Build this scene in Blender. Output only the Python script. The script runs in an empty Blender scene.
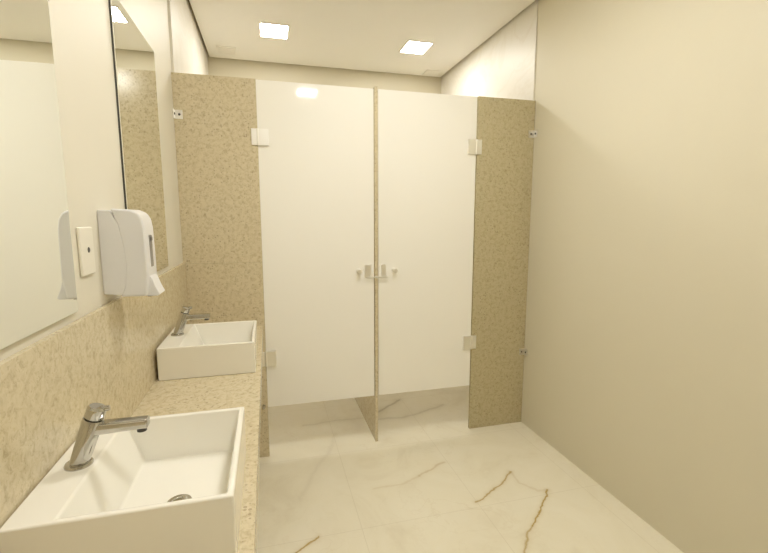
import bpy, bmesh, math
from mathutils import Vector, Matrix

SC = bpy.context.scene
COL = SC.collection

# ------------------------------------------------------------------ helpers
def link(name, me, parent=None, loc=(0, 0, 0)):
    o = bpy.data.objects.new(name, me)
    COL.objects.link(o)
    o.location = loc
    if parent is not None:
        o.parent = parent
    return o

def mesh_obj(name, bm, mat, parent=None, loc=(0, 0, 0), smooth=False, bevel=0, segs=2):
    bmesh.ops.recalc_face_normals(bm, faces=bm.faces)
    if bevel:
        es = [e for e in bm.edges if len(e.link_faces) == 2 and e.calc_face_angle(0) > math.radians(32)]
        bmesh.ops.bevel(bm, geom=es, offset=bevel, segments=segs, profile=0.5, affect='EDGES', clamp_overlap=True)
        bmesh.ops.recalc_face_normals(bm, faces=bm.faces)
    me = bpy.data.meshes.new(name)
    bm.to_mesh(me); bm.free()
    me.materials.append(mat)
    if smooth or bevel:
        for p in me.polygons:
            p.use_smooth = True
        try:
            me.set_sharp_from_angle(angle=math.radians(40))
        except Exception:
            pass
    o = link(name, me, parent, loc)
    if bevel:                      # keep the large flat faces truly flat
        w = o.modifiers.new('flat_normals', 'WEIGHTED_NORMAL'); w.keep_sharp = True; w.weight = 100
    return o

def add_box(bm, x0, x1, y0, y1, z0, z1):
    v = [bm.verts.new((x, y, z)) for x in (x0, x1) for y in (y0, y1) for z in (z0, z1)]
    for f in ((0, 1, 3, 2), (4, 6, 7, 5), (0, 4, 5, 1), (2, 3, 7, 6), (0, 2, 6, 4), (1, 5, 7, 3)):
        bm.faces.new([v[i] for i in f])

def add_tube(bm, p0, p1, r0, r1=None, n=28, cap=True):
    """tapered round bar from p0 to p1"""
    r1 = r0 if r1 is None else r1
    p0, p1 = Vector(p0), Vector(p1)
    d = (p1 - p0).normalized()
    a = d.orthogonal().normalized(); b = d.cross(a)
    A, B = [], []
    for i in range(n):
        t = 2 * math.pi * i / n
        w = a * math.cos(t) + b * math.sin(t)
        A.append(bm.verts.new(p0 + w * r0)); B.append(bm.verts.new(p1 + w * r1))
    for i in range(n):
        j = (i + 1) % n
        bm.faces.new((A[i], A[j], B[j], B[i]))
    if cap:
        bm.faces.new(A[::-1]); bm.faces.new(B)

def add_lathe(bm, prof, origin, axis, n=32):
    """profile [(radius, distance along axis)] turned about axis"""
    o = Vector(origin); d = Vector(axis).normalized()
    a = d.orthogonal().normalized(); b = d.cross(a)
    rings = []
    for r, h in prof:
        if r < 1e-6:
            rings.append([bm.verts.new(o + d * h)])
        else:
            rings.append([bm.verts.new(o + d * h + (a * math.cos(2 * math.pi * i / n) + b * math.sin(2 * math.pi * i / n)) * r) for i in range(n)])
    for A, B in zip(rings, rings[1:]):
        for i in range(n):
            j = (i + 1) % n
            if len(A) == 1:
                bm.faces.new((A[0], B[i], B[j]))
            elif len(B) == 1:
                bm.faces.new((A[i], A[j], B[0]))
            else:
                bm.faces.new((A[i], A[j], B[j], B[i]))

def add_prism(bm, pts, y0, y1):
    """polygon in x,z pushed along y"""
    A = [bm.verts.new((x, y0, z)) for x, z in pts]
    B = [bm.verts.new((x, y1, z)) for x, z in pts]
    n = len(pts)
    bm.faces.new(A); bm.faces.new(B[::-1])
    for i in range(n):
        j = (i + 1) % n
        bm.faces.new((A[i], A[j], B[j], B[i]))

def box(name, mat, x0, x1, y0, y1, z0, z1, parent=None, bevel=0, segs=2, base=None):
    """box with its origin at the centre of its base (or at 'base')"""
    o = Vector(base) if base is not None else Vector(((x0 + x1) / 2, (y0 + y1) / 2, z0))
    bm = bmesh.new()
    add_box(bm, x0 - o.x, x1 - o.x, y0 - o.y, y1 - o.y, z0 - o.z, z1 - o.z)
    return mesh_obj(name, bm, mat, parent, o if parent is None else o, bevel=bevel, segs=segs)

def empty(name, loc):
    o = bpy.data.objects.new(name, None); COL.objects.link(o)
    o.location = loc; o.empty_display_size = 0.05
    return o

def tag(o, label, cat, group=None):
    o['label'] = label; o['category'] = cat
    if group: o['group'] = group
    return o

def structure(o):
    o['kind'] = 'structure'
    return o

def kids(o):
    return [c for c in COL.objects if c.parent is o]

def copy_tree(o, parent=None):
    c = o.copy(); COL.objects.link(c)
    if parent is not None: c.parent = parent
    for ch in kids(o):
        copy_tree(ch, c)
    return c

# ------------------------------------------------------------------ materials
def new_mat(name):
    m = bpy.data.materials.new(name); m.use_nodes = True
    nt = m.node_tree
    return m, nt, nt.nodes['Principled BSDF']

def N(nt, t, **kw):
    n = nt.nodes.new(t)
    for k, v in kw.items():
        setattr(n, k, v)
    return n

def setin(nt, n, i, v):
    if hasattr(v, 'is_linked') or hasattr(v, 'links'):
        nt.links.new(v, n.inputs[i])
    else:
        n.inputs[i].default_value = v

def M(nt, op, a, b=None, c=None, clamp=False):
    n = N(nt, 'ShaderNodeMath', operation=op, use_clamp=clamp)
    setin(nt, n, 0, a)
    if b is not None: setin(nt, n, 1, b)
    if c is not None: setin(nt, n, 2, c)
    return n.outputs[0]

def mixc(nt, fac, a, b):
    n = N(nt, 'ShaderNodeMix', data_type='RGBA')
    setin(nt, n, 0, fac)
    setin(nt, n, 6, a); setin(nt, n, 7, b)
    return n.outputs[2]

def coords(nt):
    g = N(nt, 'ShaderNodeNewGeometry')
    return g.outputs['Position']

def noise(nt, vec, scale, detail=4, rough=0.5, dist=0.0):
    n = N(nt, 'ShaderNodeTexNoise')
    nt.links.new(vec, n.inputs['Vector'])
    n.inputs['Scale'].default_value = scale; n.inputs['Detail'].default_value = detail
    n.inputs['Roughness'].default_value = rough; n.inputs['Distortion'].default_value = dist
    return n

def ramp(nt, fac, stops):
    n = N(nt, 'ShaderNodeValToRGB')
    cr = n.color_ramp
    while len(cr.elements) < len(stops):
        cr.elements.new(0.5)
    for e, (p, c) in zip(cr.elements, stops):
        e.position = p; e.color = c
    nt.links.new(fac, n.inputs[0])
    return n.outputs[0]

def rgba(r, g, b): return (r, g, b, 1.0)

def plain(name, col, rough=0.5, metal=0.0, var=0.03, scale=8.0, coat=0.0, bump=0.0, spec=0.5):
    m, nt, p = new_mat(name)
    pos = coords(nt)
    nz = noise(nt, pos, scale)
    lo = rgba(*[c * (1 - var) for c in col]); hi = rgba(*[min(1, c * (1 + var)) for c in col])
    nt.links.new(mixc(nt, nz.outputs['Fac'], lo, hi), p.inputs['Base Color'])
    p.inputs['Roughness'].default_value = rough; p.inputs['Metallic'].default_value = metal
    p.inputs['Coat Weight'].default_value = coat
    p.inputs['Specular IOR Level'].default_value = spec
    if bump:
        b = N(nt, 'ShaderNodeBump'); b.inputs['Strength'].default_value = bump; b.inputs['Distance'].default_value = 0.002
        n2 = noise(nt, pos, 180.0, 2)
        nt.links.new(n2.outputs['Fac'], b.inputs['Height']); nt.links.new(b.outputs[0], p.inputs['Normal'])
    return m

def emitter(name, col, strength):
    m, nt, p = new_mat(name)
    p.inputs['Base Color'].default_value = rgba(0.9, 0.9, 0.88)
    p.inputs['Emission Color'].default_value = rgba(*col)
    p.inputs['Emission Strength'].default_value = strength
    return m

def granite(name, base=(0.61, 0.535, 0.37), rough=0.16):
    m, nt, p = new_mat(name)
    pos = coords(nt)
    big = noise(nt, pos, 3.2, 3, 0.55, 0.6)
    mid = noise(nt, pos, 50.0, 5, 0.65, 0.7)
    grain = noise(nt, pos, 135.0, 3, 0.6)
    b = base
    c0 = ramp(nt, mid.outputs['Fac'], [(0.30, rgba(b[0]*.74, b[1]*.70, b[2]*.66)), (0.46, rgba(*b)),
                                        (0.60, rgba(b[0]*1.12, b[1]*1.14, b[2]*1.2)), (0.75, rgba(b[0]*.92, b[1]*.88, b[2]*.8))])
    c1 = mixc(nt, M(nt, 'MULTIPLY', big.outputs['Fac'], 0.35), c0, rgba(b[0]*1.1, b[1]*1.06, b[2]*1.02))
    v = N(nt, 'ShaderNodeTexVoronoi', feature='F1')
    nt.links.new(pos, v.inputs['Vector']); v.inputs['Scale'].default_value = 85.0
    cell = M(nt, 'LESS_THAN', N_sep(nt, v.outputs['Color']), 0.2)
    blob = M(nt, 'LESS_THAN', v.outputs['Distance'], 0.36)
    clump = noise(nt, pos, 7.0, 2)
    cl = M(nt, 'MULTIPLY_ADD', clump.outputs['Fac'], 1.6, -0.35, clamp=True)
    spots = M(nt, 'MULTIPLY', M(nt, 'MULTIPLY', cell, blob), cl)
    c2 = mixc(nt, M(nt, 'MULTIPLY', spots, 0.75), c1, rgba(b[0]*.42, b[1]*.36, b[2]*.36))
    g = M(nt, 'GREATER_THAN', grain.outputs['Fac'], 0.62)
    c3 = mixc(nt, M(nt, 'MULTIPLY', g, 0.35), c2, rgba(b[0]*.62, b[1]*.56, b[2]*.5))
    nt.links.new(c3, p.inputs['Base Color'])
    p.inputs['Roughness'].default_value = rough
    return m

def N_sep(nt, col):
    s = N(nt, 'ShaderNodeSeparateColor'); nt.links.new(col, s.inputs[0])
    return s.outputs[0]

def marble_floor():
    m, nt, p = new_mat('polished_marble_tile')
    pos = coords(nt)
    sep = N(nt, 'ShaderNodeSeparateXYZ'); nt.links.new(pos, sep.inputs[0])
    wob = noise(nt, pos, 9.0, 4, 0.6)
    wsep = N(nt, 'ShaderNodeSeparateColor'); nt.links.new(wob.outputs['Color'], wsep.inputs[0])
    px = M(nt, 'ADD', sep.outputs[0], M(nt, 'MULTIPLY', M(nt, 'SUBTRACT', wsep.outputs[0], 0.5), 0.055))
    py = M(nt, 'ADD', sep.outputs[1], M(nt, 'MULTIPLY', M(nt, 'SUBTRACT', wsep.outputs[1], 0.5), 0.055))
    def seg(a, b):
        dx, dy = b[0] - a[0], b[1] - a[1]; L2 = dx * dx + dy * dy
        ax = M(nt, 'SUBTRACT', px, a[0]); ay = M(nt, 'SUBTRACT', py, a[1])
        t = M(nt, 'ADD', M(nt, 'MULTIPLY', ax, dx / L2), M(nt, 'MULTIPLY', ay, dy / L2), clamp=True)
        ex = M(nt, 'SUBTRACT', ax, M(nt, 'MULTIPLY', t, dx)); ey = M(nt, 'SUBTRACT', ay, M(nt, 'MULTIPLY', t, dy))
        return M(nt, 'SQRT', M(nt, 'ADD', M(nt, 'MULTIPLY', ex, ex), M(nt, 'MULTIPLY', ey, ey)))
    def line(pts, width, fade=4.5):
        d = None
        for a, b in zip(pts, pts[1:]):
            s = seg(a, b); d = s if d is None else M(nt, 'MINIMUM', d, s)
        core = M(nt, 'SUBTRACT', 1.0, M(nt, 'DIVIDE', d, width), clamp=True)
        halo = M(nt, 'SUBTRACT', 1.0, M(nt, 'DIVIDE', d, width * fade), clamp=True)
        return core, M(nt, 'MULTIPLY', halo, halo)
    gold = [([(0.985, 1.85), (1.076, 1.905), (1.187, 1.965), (1.30, 2.05)], 0.008, 0.85),
            ([(1.404, 1.85), (1.318, 1.771), (1.252, 1.709), (1.165, 1.63)], 0.007, 1.0),
            ([(1.165, 1.63), (1.12, 1.60), (1.076, 1.549), (0.99, 1.44), (0.93, 1.30)], 0.008, 0.75),
            ([(-0.05, 1.62), (0.08, 1.755), (0.126, 1.79), (0.178, 1.825)], 0.007, 1.0),
            ([(1.30, 2.05), (1.29, 1.95), (1.35, 1.86), (1.404, 1.85)], 0.010, 0.22),
            ([(0.97, 2.24), (0.875, 2.194), (0.78, 2.145)], 0.012, 0.38),
            ([(0.78, 2.145), (0.64, 2.10), (0.5, 2.10)], 0.012, 0.2)]
    grey = [([(0.70, 2.96), (0.80, 3.03), (0.90, 3.10), (0.97, 3.16)], 0.017, 0.6),
            ([(0.20, 2.92), (0.46, 2.945), (0.62, 2.93)], 0.014, 0.22),
            ([(0.66, 2.90), (0.9, 2.86), (1.05, 2.905), (1.28, 2.99)], 0.016, 0.32),
            ([(0.40, 2.75), (0.331, 2.554), (0.217, 2.359), (0.114, 2.109)], 0.022, 0.14)]
    soft = noise(nt, pos, 2.6, 6, 0.62, 1.2)
    base = ramp(nt, soft.outputs['Fac'], [(0.25, rgba(0.76, 0.705, 0.56)), (0.45, rgba(0.84, 0.795, 0.655)), (0.7, rgba(0.87, 0.83, 0.705))])
    # faint wandering threads
    ridge = noise(nt, pos, 3.7, 5, 0.55, 0.8)
    rd = M(nt, 'ABSOLUTE', M(nt, 'SUBTRACT', ridge.outputs['Fac'], 0.5))
    thread = M(nt, 'SUBTRACT', 1.0, M(nt, 'DIVIDE', rd, 0.012), clamp=True)
    patch = noise(nt, pos, 1.7, 2)
    thread = M(nt, 'MULTIPLY', thread, M(nt, 'MULTIPLY_ADD', patch.outputs['Fac'], 2.0, -0.8, clamp=True))
    col = mixc(nt, M(nt, 'MULTIPLY', thread, 0.3), base, rgba(0.55, 0.45, 0.27))
    for pts, w, s in gold:
        core, halo = line(pts, w)
        fac = M(nt, 'ADD', M(nt, 'MULTIPLY', core, 0.75 * s), M(nt, 'MULTIPLY', halo, 0.32 * s), clamp=True)
        col = mixc(nt, fac, col, rgba(0.46, 0.32, 0.09))
    for pts, w, s in grey:
        core, halo = line(pts, w)
        fac = M(nt, 'ADD', M(nt, 'MULTIPLY', core, 0.6 * s), M(nt, 'MULTIPLY', halo, 0.4 * s), clamp=True)
        col = mixc(nt, fac, col, rgba(0.34, 0.28, 0.17))
    # tile joints
    def joint(s, off, period):
        t = M(nt, 'SUBTRACT', s, off)
        k = M(nt, 'SUBTRACT', t, M(nt, 'MULTIPLY', M(nt, 'ROUND', M(nt, 'DIVIDE', t, period)), period))
        return M(nt, 'LESS_THAN', M(nt, 'ABSOLUTE', k), 0.0016)
    j = M(nt, 'MAXIMUM', joint(sep.outputs[0], 0.38, 0.61), joint(sep.outputs[1], 2.50, 0.68))
    col = mixc(nt, M(nt, 'MULTIPLY', j, 0.28), col, rgba(0.55, 0.49, 0.36))
    nt.links.new(col, p.inputs['Base Color'])
    p.inputs['Roughness'].default_value = 0.2
    return m

def marble_wall():
    m, nt, p = new_mat('glossy_white_wall_tile')
    pos = coords(nt)
    a = noise(nt, pos, 2.2, 5, 0.6, 1.4)
    rd = M(nt, 'ABSOLUTE', M(nt, 'SUBTRACT', a.outputs['Fac'], 0.5))
    th = M(nt, 'SUBTRACT', 1.0, M(nt, 'DIVIDE', rd, 0.05), clamp=True)
    col = mixc(nt, M(nt, 'MULTIPLY', th, 0.28), rgba(0.80, 0.775, 0.72), rgba(0.70, 0.65, 0.55))
    nt.links.new(col, p.inputs['Base Color'])
    p.inputs['Roughness'].default_value = 0.45
    return m

PAINT = plain('cream_wall_paint', (0.695, 0.65, 0.515), 0.55, var=0.012, scale=3, bump=0.03)
PAINT_L = plain('pale_cream_wall_paint', (0.765, 0.73, 0.63), 0.5, var=0.012, scale=3, bump=0.03)
BEIGE = plain('beige_wall_paint', (0.56, 0.51, 0.39), 0.6, var=0.012, scale=3)
CEIL = plain('white_ceiling_paint', (0.94, 0.93, 0.89), 0.7, var=0.01, scale=3)
RECESS = plain('recess_shade_colour', (0.30, 0.25, 0.15), 0.8)  # shade inside the ceiling gap, put into the colour of the slab above
TILE = marble_wall()
FLOOR = marble_floor()
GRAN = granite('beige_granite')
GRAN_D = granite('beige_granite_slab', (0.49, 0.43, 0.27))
PORC = plain('white_porcelain', (0.86, 0.84, 0.775), 0.10, var=0.008, scale=4)
GLASSW = plain('white_back_painted_glass', (0.93, 0.915, 0.87), 0.05, var=0.006, scale=2)
CHROME = plain('chrome', (0.56, 0.55, 0.525), 0.10, metal=1.0, var=0.02)
SATIN = plain('polished_steel_plate', (0.96, 0.95, 0.92), 0.38, metal=1.0, var=0.02)
STEEL = plain('brushed_steel', (0.78, 0.76, 0.71), 0.3, metal=1.0, var=0.03)
DARK = plain('dark_plastic', (0.05, 0.045, 0.04), 0.4)
MIRR = plain('mirror_silver', (0.94, 0.955, 0.92), 0.0, metal=1.0, var=0.0)
EDGE = plain('dark_mirror_edge', (0.06, 0.06, 0.05), 0.4)
PLAST = plain('white_abs_plastic', (0.78, 0.78, 0.80), 0.28, var=0.01)
PLAST_G = plain('pale_grey_plastic', (0.72, 0.71, 0.68), 0.35, var=0.01)
SMOKE = plain('smoked_window_plastic', (0.28, 0.26, 0.24), 0.15, var=0.2, scale=60)
IVORY = plain('ivory_plastic', (0.86, 0.83, 0.74), 0.35, var=0.01)
WHITEMET = plain('white_painted_metal', (0.92, 0.90, 0.85), 0.5, var=0.01)
GLOW = emitter('stall_lamp_diffuser', (1.0, 0.98, 0.925), 32.0)
GLOW2 = emitter('main_lamp_diffuser', (1.0, 0.98, 0.925), 50.0)

# ------------------------------------------------------------------ room
XL, XR = -0.455, 1.705        # left and right wall faces
YB, YN = 4.185, -1.45         # far stall wall, wall behind the viewer
ZC = 2.80                     # ceiling
YP = 2.59                     # stall front

structure(box('floor', FLOOR, XL - 0.15, XR + 0.15, YN - 0.15, YB + 0.15, -0.1, 0.0))
structure(box('wall_left', PAINT_L, XL - 0.12, XL, YN - 0.12, YB + 0.12, 0.0, 2.9))
structure(box('wall_right', PAINT, XR, XR + 0.12, YN - 0.12, YB + 0.12, 0.0, 2.9))
structure(box('wall_back', PAINT, XL, XR, YB, YB + 0.12, 0.0, 2.9))
structure(box('wall_front', BEIGE, XL, XR, YN - 0.12, YN, 0.0, 2.9))
# polished tiles lining both side walls inside the stalls
structure(box('wall_stall_left', TILE, XL, XL + 0.012, YP + 0.012, YB, 0.0, 2.83))
structure(box('wall_stall_right', TILE, XR - 0.006, XR, YP + 0.012, YB, 0.0, 2.83))
# plaster ceiling stops short of the walls; a dark shadow gap runs around it
structure(box('ceiling', CEIL, XL + 0.030, XR - 0.026, YN + 0.02, YB - 0.022, ZC, ZC + 0.02))
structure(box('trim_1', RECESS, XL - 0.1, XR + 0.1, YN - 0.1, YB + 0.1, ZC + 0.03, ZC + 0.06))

# ------------------------------------------------------------------ ceiling lamps
def lamp(x, y, mat, label, group=None):
    t = empty('ceiling_light', (x, y, ZC))
    w, d = 0.095, 0.114
    bm = bmesh.new()
    o = 0.012
    add_box(bm, -w - o, w + o, -d - o, -d, -0.006, 0.0)
    add_box(bm, -w - o, w + o, d, d + o, -0.006, 0.0)
    add_box(bm, -w - o, -w, -d, d, -0.006, 0.0)
    add_box(bm, w, w + o, -d, d, -0.006, 0.0)
    mesh_obj('frame', bm, WHITEMET, t)
    bm = bmesh.new()
    add_box(bm, -w, w, -d, d, -0.005, -0.001)
    mesh_obj('diffuser', bm, mat, t)
    tag(t, label, 'ceiling light', group)
    return t

lamp(0.097, 3.48, GLOW, 'glowing square recessed ceiling light above the left stall')
lamp(1.203, 3.51, GLOW, 'glowing square recessed ceiling light above the right stall')
lamp(0.47, 0.16, GLOW2, 'square ceiling light over the open floor before the stalls, seen mirrored in the left door')

lamp(0.64, 1.58, GLOW2, 'square ceiling light just in front of the stalls, outside the top of the photo')

def vent(x, y, label):
    t = empty('ceiling_vent', (x, y, ZC))
    bm = bmesh.new()
    w = 0.075
    add_box(bm, -w, w, -w, -w + 0.012, -0.008, 0)
    add_box(bm, -w, w, w - 0.012, w, -0.008, 0)
    add_box(bm, -w, -w + 0.012, -w + 0.012, w - 0.012, -0.008, 0)
    add_box(bm, w - 0.012, w, -w + 0.012, w - 0.012, -0.008, 0)
    mesh_obj('frame', bm, WHITEMET, t)
    for i in range(5):
        bm = bmesh.new()
        y0 = -w + 0.018 + i * 0.0245
        add_box(bm, -w + 0.012, w - 0.012, y0, y0 + 0.017, -0.006, 0)
        mesh_obj('slat', bm, WHITEMET, t)
    tag(t, label, 'vent')

vent(-0.27, 3.96, 'small white ceiling vent in the far left corner of the ceiling')
vent(1.555, 4.06, 'small white ceiling vent in the far right corner of the ceiling')

# ------------------------------------------------------------------ stall front
SY0, SY1 = YP - 0.01, YP + 0.012          # stone slabs
DY0, DY1 = YP - 0.004, YP + 0.006         # door glass

def bracket(parent, x, z, side):
    """L clip: one leg on the stone face, one on the side wall; side = direction of the wall"""
    # local to a parent whose origin is at world (px,py,pz)
    px, py, pz = parent.location
    y = SY0 - py; xw = x - px; zz = z - pz
    bm = bmesh.new()
    xa, xb = (xw, xw - side * 0.042)
    add_box(bm, min(xa, xb), max(xa, xb), y - 0.005, y, zz - 0.023, zz + 0.023)
    xa, xb = (xw, xw - side * 0.005)
    add_box(bm, min(xa, xb), max(xa, xb), y - 0.036, y - 0.005, zz - 0.023, zz + 0.023)
    br = mesh_obj('wall_bracket', bm, SATIN if side < 0 else STEEL, parent, bevel=0.0012)
    bm = bmesh.new()
    add_lathe(bm, [(0.0, 0.004), (0.004, 0.004), (0.0065, 0.0)], (xw - side * 0.026, y - 0.005, zz), (0, -1, 0), 16)
    mesh_obj('screw', bm, DARK, br)
    bm = bmesh.new()
    add_lathe(bm, [(0.0, 0.004), (0.004, 0.004), (0.0065, 0.0)], (xw - side * 0.005, y - 0.022, zz), (-side, 0, 0), 16)
    mesh_obj('screw', bm, DARK, br)

# left stile: lower slab meets the splashback height, upper slab above the joint
def rel(name, mat, parent, x0, x1, y0, y1, z0, z1, bevel=0, segs=2):
    p = parent.location
    bm = bmesh.new()
    add_box(bm, x0 - p.x, x1 - p.x, y0 - p.y, y1 - p.y, z0 - p.z, z1 - p.z)
    return mesh_obj(name, bm, mat, parent, bevel=bevel, segs=segs)

XD0, XDm0, XDm1, XD1 = -0.034, 0.627, 0.655, 1.294
t = empty('stone_partition', ((XL + XD0) / 2, YP, 0))
rel('lower_slab', GRAN, t, XL, XD0 - 0.001, SY0 - 0.003, SY1, 0, 1.1935, 0.003)
rel('upper_slab', GRAN, t, XL, XD0 - 0.001, SY0, SY1, 1.1940, 2.195, 0.0012)
bracket(t, XL + 0.002, 1.985, -1)
bm = bmesh.new()
add_lathe(bm, [(0.0, 0.030), (0.006, 0.030), (0.009, 0.026), (0.009, 0.006), (0.012, 0.004), (0.012, 0.0)],
          (-0.058 - t.location.x, SY0 - 0.003 - YP, 0.325), (0, -1, 0), 20)
mesh_obj('door_bumper', bm, CHROME, t)
tag(t, 'beige granite slab between the mirror wall and the left stall door', 'partition')

t = empty('stone_partition', ((XD1 + XR) / 2, YP, 0))
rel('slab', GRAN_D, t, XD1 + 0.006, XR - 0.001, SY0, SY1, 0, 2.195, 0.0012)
bracket(t, XR - 0.001, 1.985, 1)
bracket(t, XR - 0.001, 0.52, 1)
tag(t, 'narrow beige granite slab between the right stall door and the bare cream wall', 'partition')

t = empty('stone_partition', (0.641, 3.38, 0))
rel('slab', GRAN, t, 0.632, 0.650, SY0, YB, 0, 2.205, 0.0012)
bm = bmesh.new()
# chrome door stop: a flat bar across the slab's edge
add_box(bm, -0.062, 0.073, SY0 - 0.014 - 3.38, SY0 - 0.008 - 3.38, 1.078, 1.087)
add_box(bm, -0.008, 0.008, SY0 - 0.008 - 3.38, SY0 - 3.38, 1.075, 1.09)
mesh_obj('door_stop', bm, SATIN, t, bevel=0.001)
tag(t, 'thin granite divider standing edge-on between the two white stall doors', 'partition')

def door(x0, x1, hinge_left, label, knob_x, latch_x0, latch_x1):
    t = empty('stall_door', ((x0 + x1) / 2, YP, 0.31))
    rel('door_panel', GLASSW, t, x0, x1, DY0, DY1, 0.312, 2.193, 0.0012)
    s = -1 if hinge_left else 1
    xe = x0 if hinge_left else x1
    for z in (1.888, 0.617):
        y = SY0 - YP; xx = xe - t.location.x; zz = z - 0.31
        bm = bmesh.new()
        # one plate on the glass, one on the stone, barrel between
        a, b = xx - s * 0.004, xx - s * 0.058
        add_box(bm, min(a, b), max(a, b), y - 0.007, DY0 - YP, zz - 0.045, zz + 0.045)
        a, b = xx + s * 0.004, xx + s * 0.034
        add_box(bm, min(a, b), max(a, b), y - 0.007, y, zz - 0.045, zz + 0.045)
        h = mesh_obj('hinge', bm, SATIN, t, bevel=0.0015)
        bm = bmesh.new()
        add_tube(bm, (xx, y - 0.004, zz - 0.045), (xx, y - 0.004, zz + 0.045), 0.0072, n=16)
        mesh_obj('hinge_barrel', bm, SATIN, h, smooth=True)
    kx = knob_x - t.location.x
    bm = bmesh.new()
    add_lathe(bm, [(0.017, 0.0), (0.017, 0.004), (0.008, 0.006), (0.008, 0.016), (0.015, 0.021), (0.016, 0.030), (0.012, 0.034), (0, 0.034)],
              (kx, DY0 - YP, 1.122 - 0.31), (0, -1, 0), 24)
    mesh_obj('knob', bm, SATIN, t, smooth=True)
    bm = bmesh.new()
    add_box(bm, latch_x0 - t.location.x, latch_x1 - t.location.x, DY0 - YP - 0.010, DY0 - YP, 1.085 - 0.31, 1.16 - 0.31)
    mesh_obj('latch_plate', bm, SATIN, t, bevel=0.003)
    tag(t, label, 'door')

door(XD0, XDm0, True, 'glossy white stall door left of the thin granite divider, reflecting a ceiling light', 0.530, 0.567, 0.607)
door(XDm1, XD1, False, 'glossy white stall door right of the thin granite divider, beside the narrow slab', 0.757, 0.672, 0.700)

# ------------------------------------------------------------------ counter
CT = 0.82
XC = -0.046
t = empty('countertop', ((XL + XC) / 2, 1.1, CT - 0.03))
rel('top_slab', GRAN, t, XL, XC, -0.35, SY0 - 0.0035, CT - 0.03, CT, 0.002)
rel('apron', GRAN, t, XC - 0.02, XC, -0.35, SY0 - 0.0035, CT - 0.07, CT - 0.0305, 0.001)
tag(t, 'beige granite vanity countertop running along the mirror wall under both basins', 'countertop')
BSX = -0.440
tag(box('backsplash', GRAN, XL + 0.0015, BSX, -0.35, SY0 - 0.0035, CT, 1.204, bevel=0.0015),
    'long beige granite splashback along the wall below the mirrors', 'backsplash')

# ------------------------------------------------------------------ basins
def basin(x0, y0, y1, label):
    x1 = x0 + 0.362
    cx, cy = (x0 + x1) / 2, (y0 + y1) / 2
    t = empty('wash_basin', (cx, cy, CT))
    H, zf, rim = 0.13, 0.016, 0.013
    hx, hy = (x1 - x0) / 2, (y1 - y0) / 2
    bm = bmesh.new()
    V = lambda x, y, z: bm.verts.new((x, y, z))
    O = [V(-hx, -hy, H), V(hx, -hy, H), V(hx, hy, H), V(-hx, hy, H)]
    xi = -hx + 0.080
    I = [V(xi, -hy + rim, H), V(hx - rim, -hy + rim, H), V(hx - rim, hy - rim, H), V(xi, hy - rim, H)]
    e = 0.012
    B = [V(xi + 0.040, -hy + rim + e, zf + 0.008), V(hx - rim - e, -hy + rim + e, zf + 0.004),
         V(hx - rim - e, hy - rim - e, zf + 0.004), V(xi + 0.040, hy - rim - e, zf + 0.008)]
    D = [V(-hx, -hy, 0), V(hx, -hy, 0), V(hx, hy, 0), V(-hx, hy, 0)]
    for i in range(4):
        j = (i + 1) % 4
        bm.faces.new((O[i], O[j], I[j], I[i]))
        bm.faces.new((I[i], I[j], B[j], B[i]))
        bm.faces.new((D[i], D[j], O[j], O[i]))
    bm.faces.new(D[::-1])
    c = V(0.050, -0.01, zf)
    for i in range(4):
        bm.faces.new((B[i], B[(i + 1) % 4], c))
    mesh_obj('bowl', bm, PORC, t, bevel=0.0045, segs=3)
    bm = bmesh.new()
    add_lathe(bm, [(0.0, 0.004), (0.016, 0.004), (0.018, 0.006), (0.025, 0.006), (0.028, 0.0)], (0.052, -0.018, zf - 0.0005), (0, 0, 1), 32)
    d = mesh_obj('drain', bm, CHROME, t, smooth=True)
    tag(t, label, 'basin')
    return cx, cy

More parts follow.
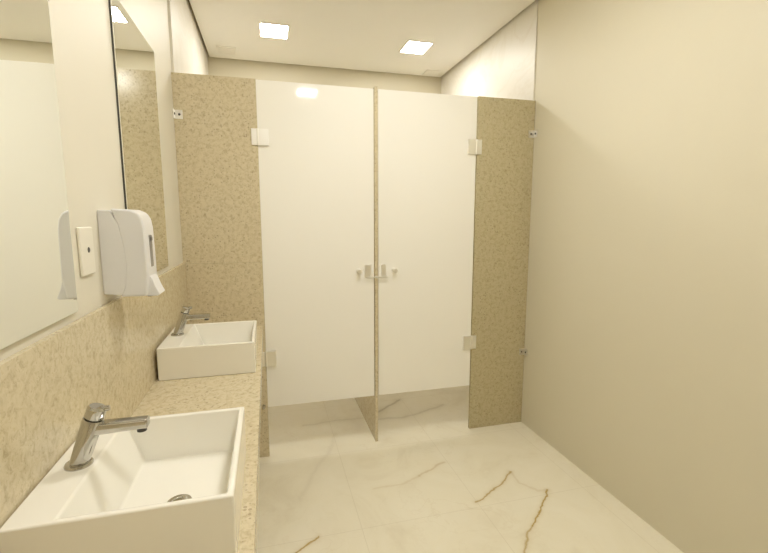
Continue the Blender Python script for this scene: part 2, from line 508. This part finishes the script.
def faucet(cy, label):
    x0, z0 = -0.388, CT + 0.13
    t = empty('faucet', (x0, cy, z0))
    bm = bmesh.new()
    add_lathe(bm, [(0.0, 0.006), (0.0235, 0.006), (0.0255, 0.003), (0.0255, 0.0), (0.0, 0.0)], (0, 0, 0), (0, 0, 1), 32)
    mesh_obj('base_ring', bm, CHROME, t, smooth=True)
    A = Vector((0.001, 0, 0.004)); Bp = Vector((0.034, 0, 0.095))
    d = (Bp - A).normalized()
    bm = bmesh.new()
    add_lathe(bm, [(0.0, 0), (0.0175, 0.0), (0.0195, (Bp - A).length - 0.002), (0.0185, (Bp - A).length), (0, (Bp - A).length)], A, d, 32)
    mesh_obj('body', bm, CHROME, t, smooth=True)
    bm = bmesh.new()
    L = 0.028
    add_lathe(bm, [(0.0, 0.001), (0.0155, 0.001), (0.018, 0.004), (0.018, L - 0.005), (0.0145, L - 0.001), (0.0, L)], Bp, d, 32)
    cp = mesh_obj('push_cap', bm, CHROME, t, smooth=True)
    bm = bmesh.new()
    s = Bp + d * 0.018
    add_tube(bm, s + Vector((0.010, 0, 0.002)), s + Vector((0.024, 0, 0.003)), 0.0065, 0.0055, 16)
    mesh_obj('grip', bm, CHROME, cp, smooth=True)
    # spout: flat bar tapering toward its tip
    bm = bmesh.new()
    zc = 0.074
    xs = [(0.026, 0.0150, 0.0120), (0.080, 0.0140, 0.0105), (0.134, 0.0135, 0.0098)]
    rings = []
    for x, w, h in xs:
        top = zc + 0.0125 - (x - 0.026) * 0.01
        rings.append([bm.verts.new((x, -w, top - 2 * h)), bm.verts.new((x, w, top - 2 * h)), bm.verts.new((x, w, top)), bm.verts.new((x, -w, top))])
    for Aq, Bq in zip(rings, rings[1:]):
        for i in range(4):
            j = (i + 1) % 4
            bm.faces.new((Aq[i], Aq[j], Bq[j], Bq[i]))
    bm.faces.new(rings[0][::-1]); bm.faces.new(rings[-1])
    sp = mesh_obj('spout', bm, CHROME, t, bevel=0.0045, segs=3)
    bm = bmesh.new()
    add_tube(bm, (0.120, 0, zc - 0.016), (0.120, 0, zc - 0.0075), 0.0095, n=20)
    mesh_obj('aerator', bm, DARK, sp, smooth=True)
    tag(t, label, 'faucet')

c1 = basin(-0.438, 0.772, 1.160, 'near square white porcelain basin on the granite counter, cropped by the photo edge')
c2 = basin(-0.4285, 1.780, 2.168, 'far square white porcelain basin on the counter beside the left granite slab')
faucet(0.957, 'chrome faucet with a straight spout on the near basin')
faucet(1.975, 'chrome faucet with a straight spout on the far basin')

# ------------------------------------------------------------------ mirrors
def mirror(y0, y1, label):
    z0, z1 = 1.226, 2.157
    t = empty('wall_mirror', (XL, (y0 + y1) / 2, z0))
    rel('backing', EDGE, t, XL, XL + 0.006, y0, y1, z0, z1)
    rel('mirror_glass', MIRR, t, XL + 0.006, XL + 0.0085, y0, y1, z0, z1)
    tag(t, label, 'mirror')

mirror(0.625, 1.178, 'frameless wall mirror nearest the viewer, above the near basin')
mirror(1.632, 2.178, 'narrow-looking frameless wall mirror above the far basin')

# ------------------------------------------------------------------ outlet plate
t = empty('outlet_plate', (XL, 1.272, 1.302))
bm = bmesh.new()
add_box(bm, 0, 0.008, -0.043, 0.043, 0, 0.123)
mesh_obj('plate', bm, IVORY, t, bevel=0.004, segs=3)
bm = bmesh.new()
add_lathe(bm, [(0.0, 0.0012), (0.0058, 0.0012), (0.0075, 0.0)], (0.008, 0.005, 0.064), (1, 0, 0), 20)
mesh_obj('cable_hole', bm, DARK, t)
tag(t, 'ivory blank outlet plate with a small hole on the wall between mirror and dispenser', 'outlet plate')

# ------------------------------------------------------------------ soap dispenser
t = empty('soap_dispenser', (XL, 1.43, 1.228))
hw = 0.054
bm = bmesh.new()
add_prism(bm, [(0, 0.004), (0.045, 0.0), (0.058, 0.03), (0.064, 0.085), (0.060, 0.14), (0.050, 0.20), (0.032, 0.240), (0, 0.242)], -hw + 0.0015, hw - 0.0015)
mesh_obj('back_housing', bm, PLAST, t, bevel=0.003, segs=2)
bm = bmesh.new()
add_prism(bm, [(0.042, -0.006), (0.110, -0.006), (0.118, 0.055), (0.117, 0.13), (0.116, 0.190), (0.112, 0.216), (0.102, 0.234),
               (0.082, 0.243), (0.032, 0.246), (0.046, 0.205), (0.056, 0.142), (0.060, 0.085), (0.054, 0.03)], -hw, hw)
mesh_obj('front_cover', bm, PLAST, t, bevel=0.007, segs=3)
bm = bmesh.new()
add_prism(bm, [(0.112, 0.060), (0.122, 0.045), (0.131, 0.018), (0.141, -0.005), (0.134, -0.009), (0.104, -0.008), (0.106, 0.02)], -0.036, 0.036)
pl_ = mesh_obj('push_lever', bm, PLAST, t, bevel=0.003, segs=2)
bm = bmesh.new()
add_tube(bm, (0.106, -0.0, -0.014), (0.106, 0, -0.004), 0.007, n=16)
mesh_obj('nozzle', bm, DARK, t, smooth=True)
bm = bmesh.new()
add_box(bm, 0.108, 0.1195, -0.013, 0.013, 0.075, 0.170)
sw = mesh_obj('sight_window', bm, SMOKE, t, bevel=0.003, segs=2)
bm = bmesh.new()
add_box(bm, 0.108, 0.1212, -0.010, 0.010, 0.152, 0.164)
mesh_obj('lock_button', bm, DARK, sw, bevel=0.002, segs=2)
tag(t, 'white plastic liquid soap dispenser on the wall between the two mirrors', 'soap dispenser')

# ------------------------------------------------------------------ world, camera, colour
w = bpy.data.worlds.new('world'); SC.world = w
w.use_nodes = True
w.node_tree.nodes['Background'].inputs[0].default_value = (0.9, 0.88, 0.82, 1)
w.node_tree.nodes['Background'].inputs[1].default_value = 0.2

cam = bpy.data.cameras.new('camera'); co = bpy.data.objects.new('camera', cam); COL.objects.link(co)
cam.sensor_fit = 'HORIZONTAL'; cam.sensor_width = 36.0
cam.lens = 434.0 / 768.0 * 36.0
cam.clip_start = 0.02
R = Matrix(((0.96613378, 0.03504884, -0.25565034),
            (-0.25804169, 0.13122633, -0.9571803),
            (0.0, 0.99073267, 0.13582625)))
ex = Vector((R[0][0], R[1][0], R[2][0])).normalized()
ez = Vector((R[0][2], R[1][2], R[2][2])); ez = (ez - ex * ez.dot(ex)).normalized()
ey = ez.cross(ex)
co.matrix_world = Matrix(((ex.x, ey.x, ez.x, 0), (ex.y, ey.y, ez.y, 0), (ex.z, ey.z, ez.z, 1.45), (0, 0, 0, 1)))
SC.camera = co

SC.cycles.max_bounces = 14
SC.cycles.diffuse_bounces = 10
SC.cycles.glossy_bounces = 8
vs = SC.view_settings
vs.view_transform = 'Standard'; vs.look = 'None'; vs.gamma = 1.0; vs.use_curve_mapping = False
vs.exposure = 1.2
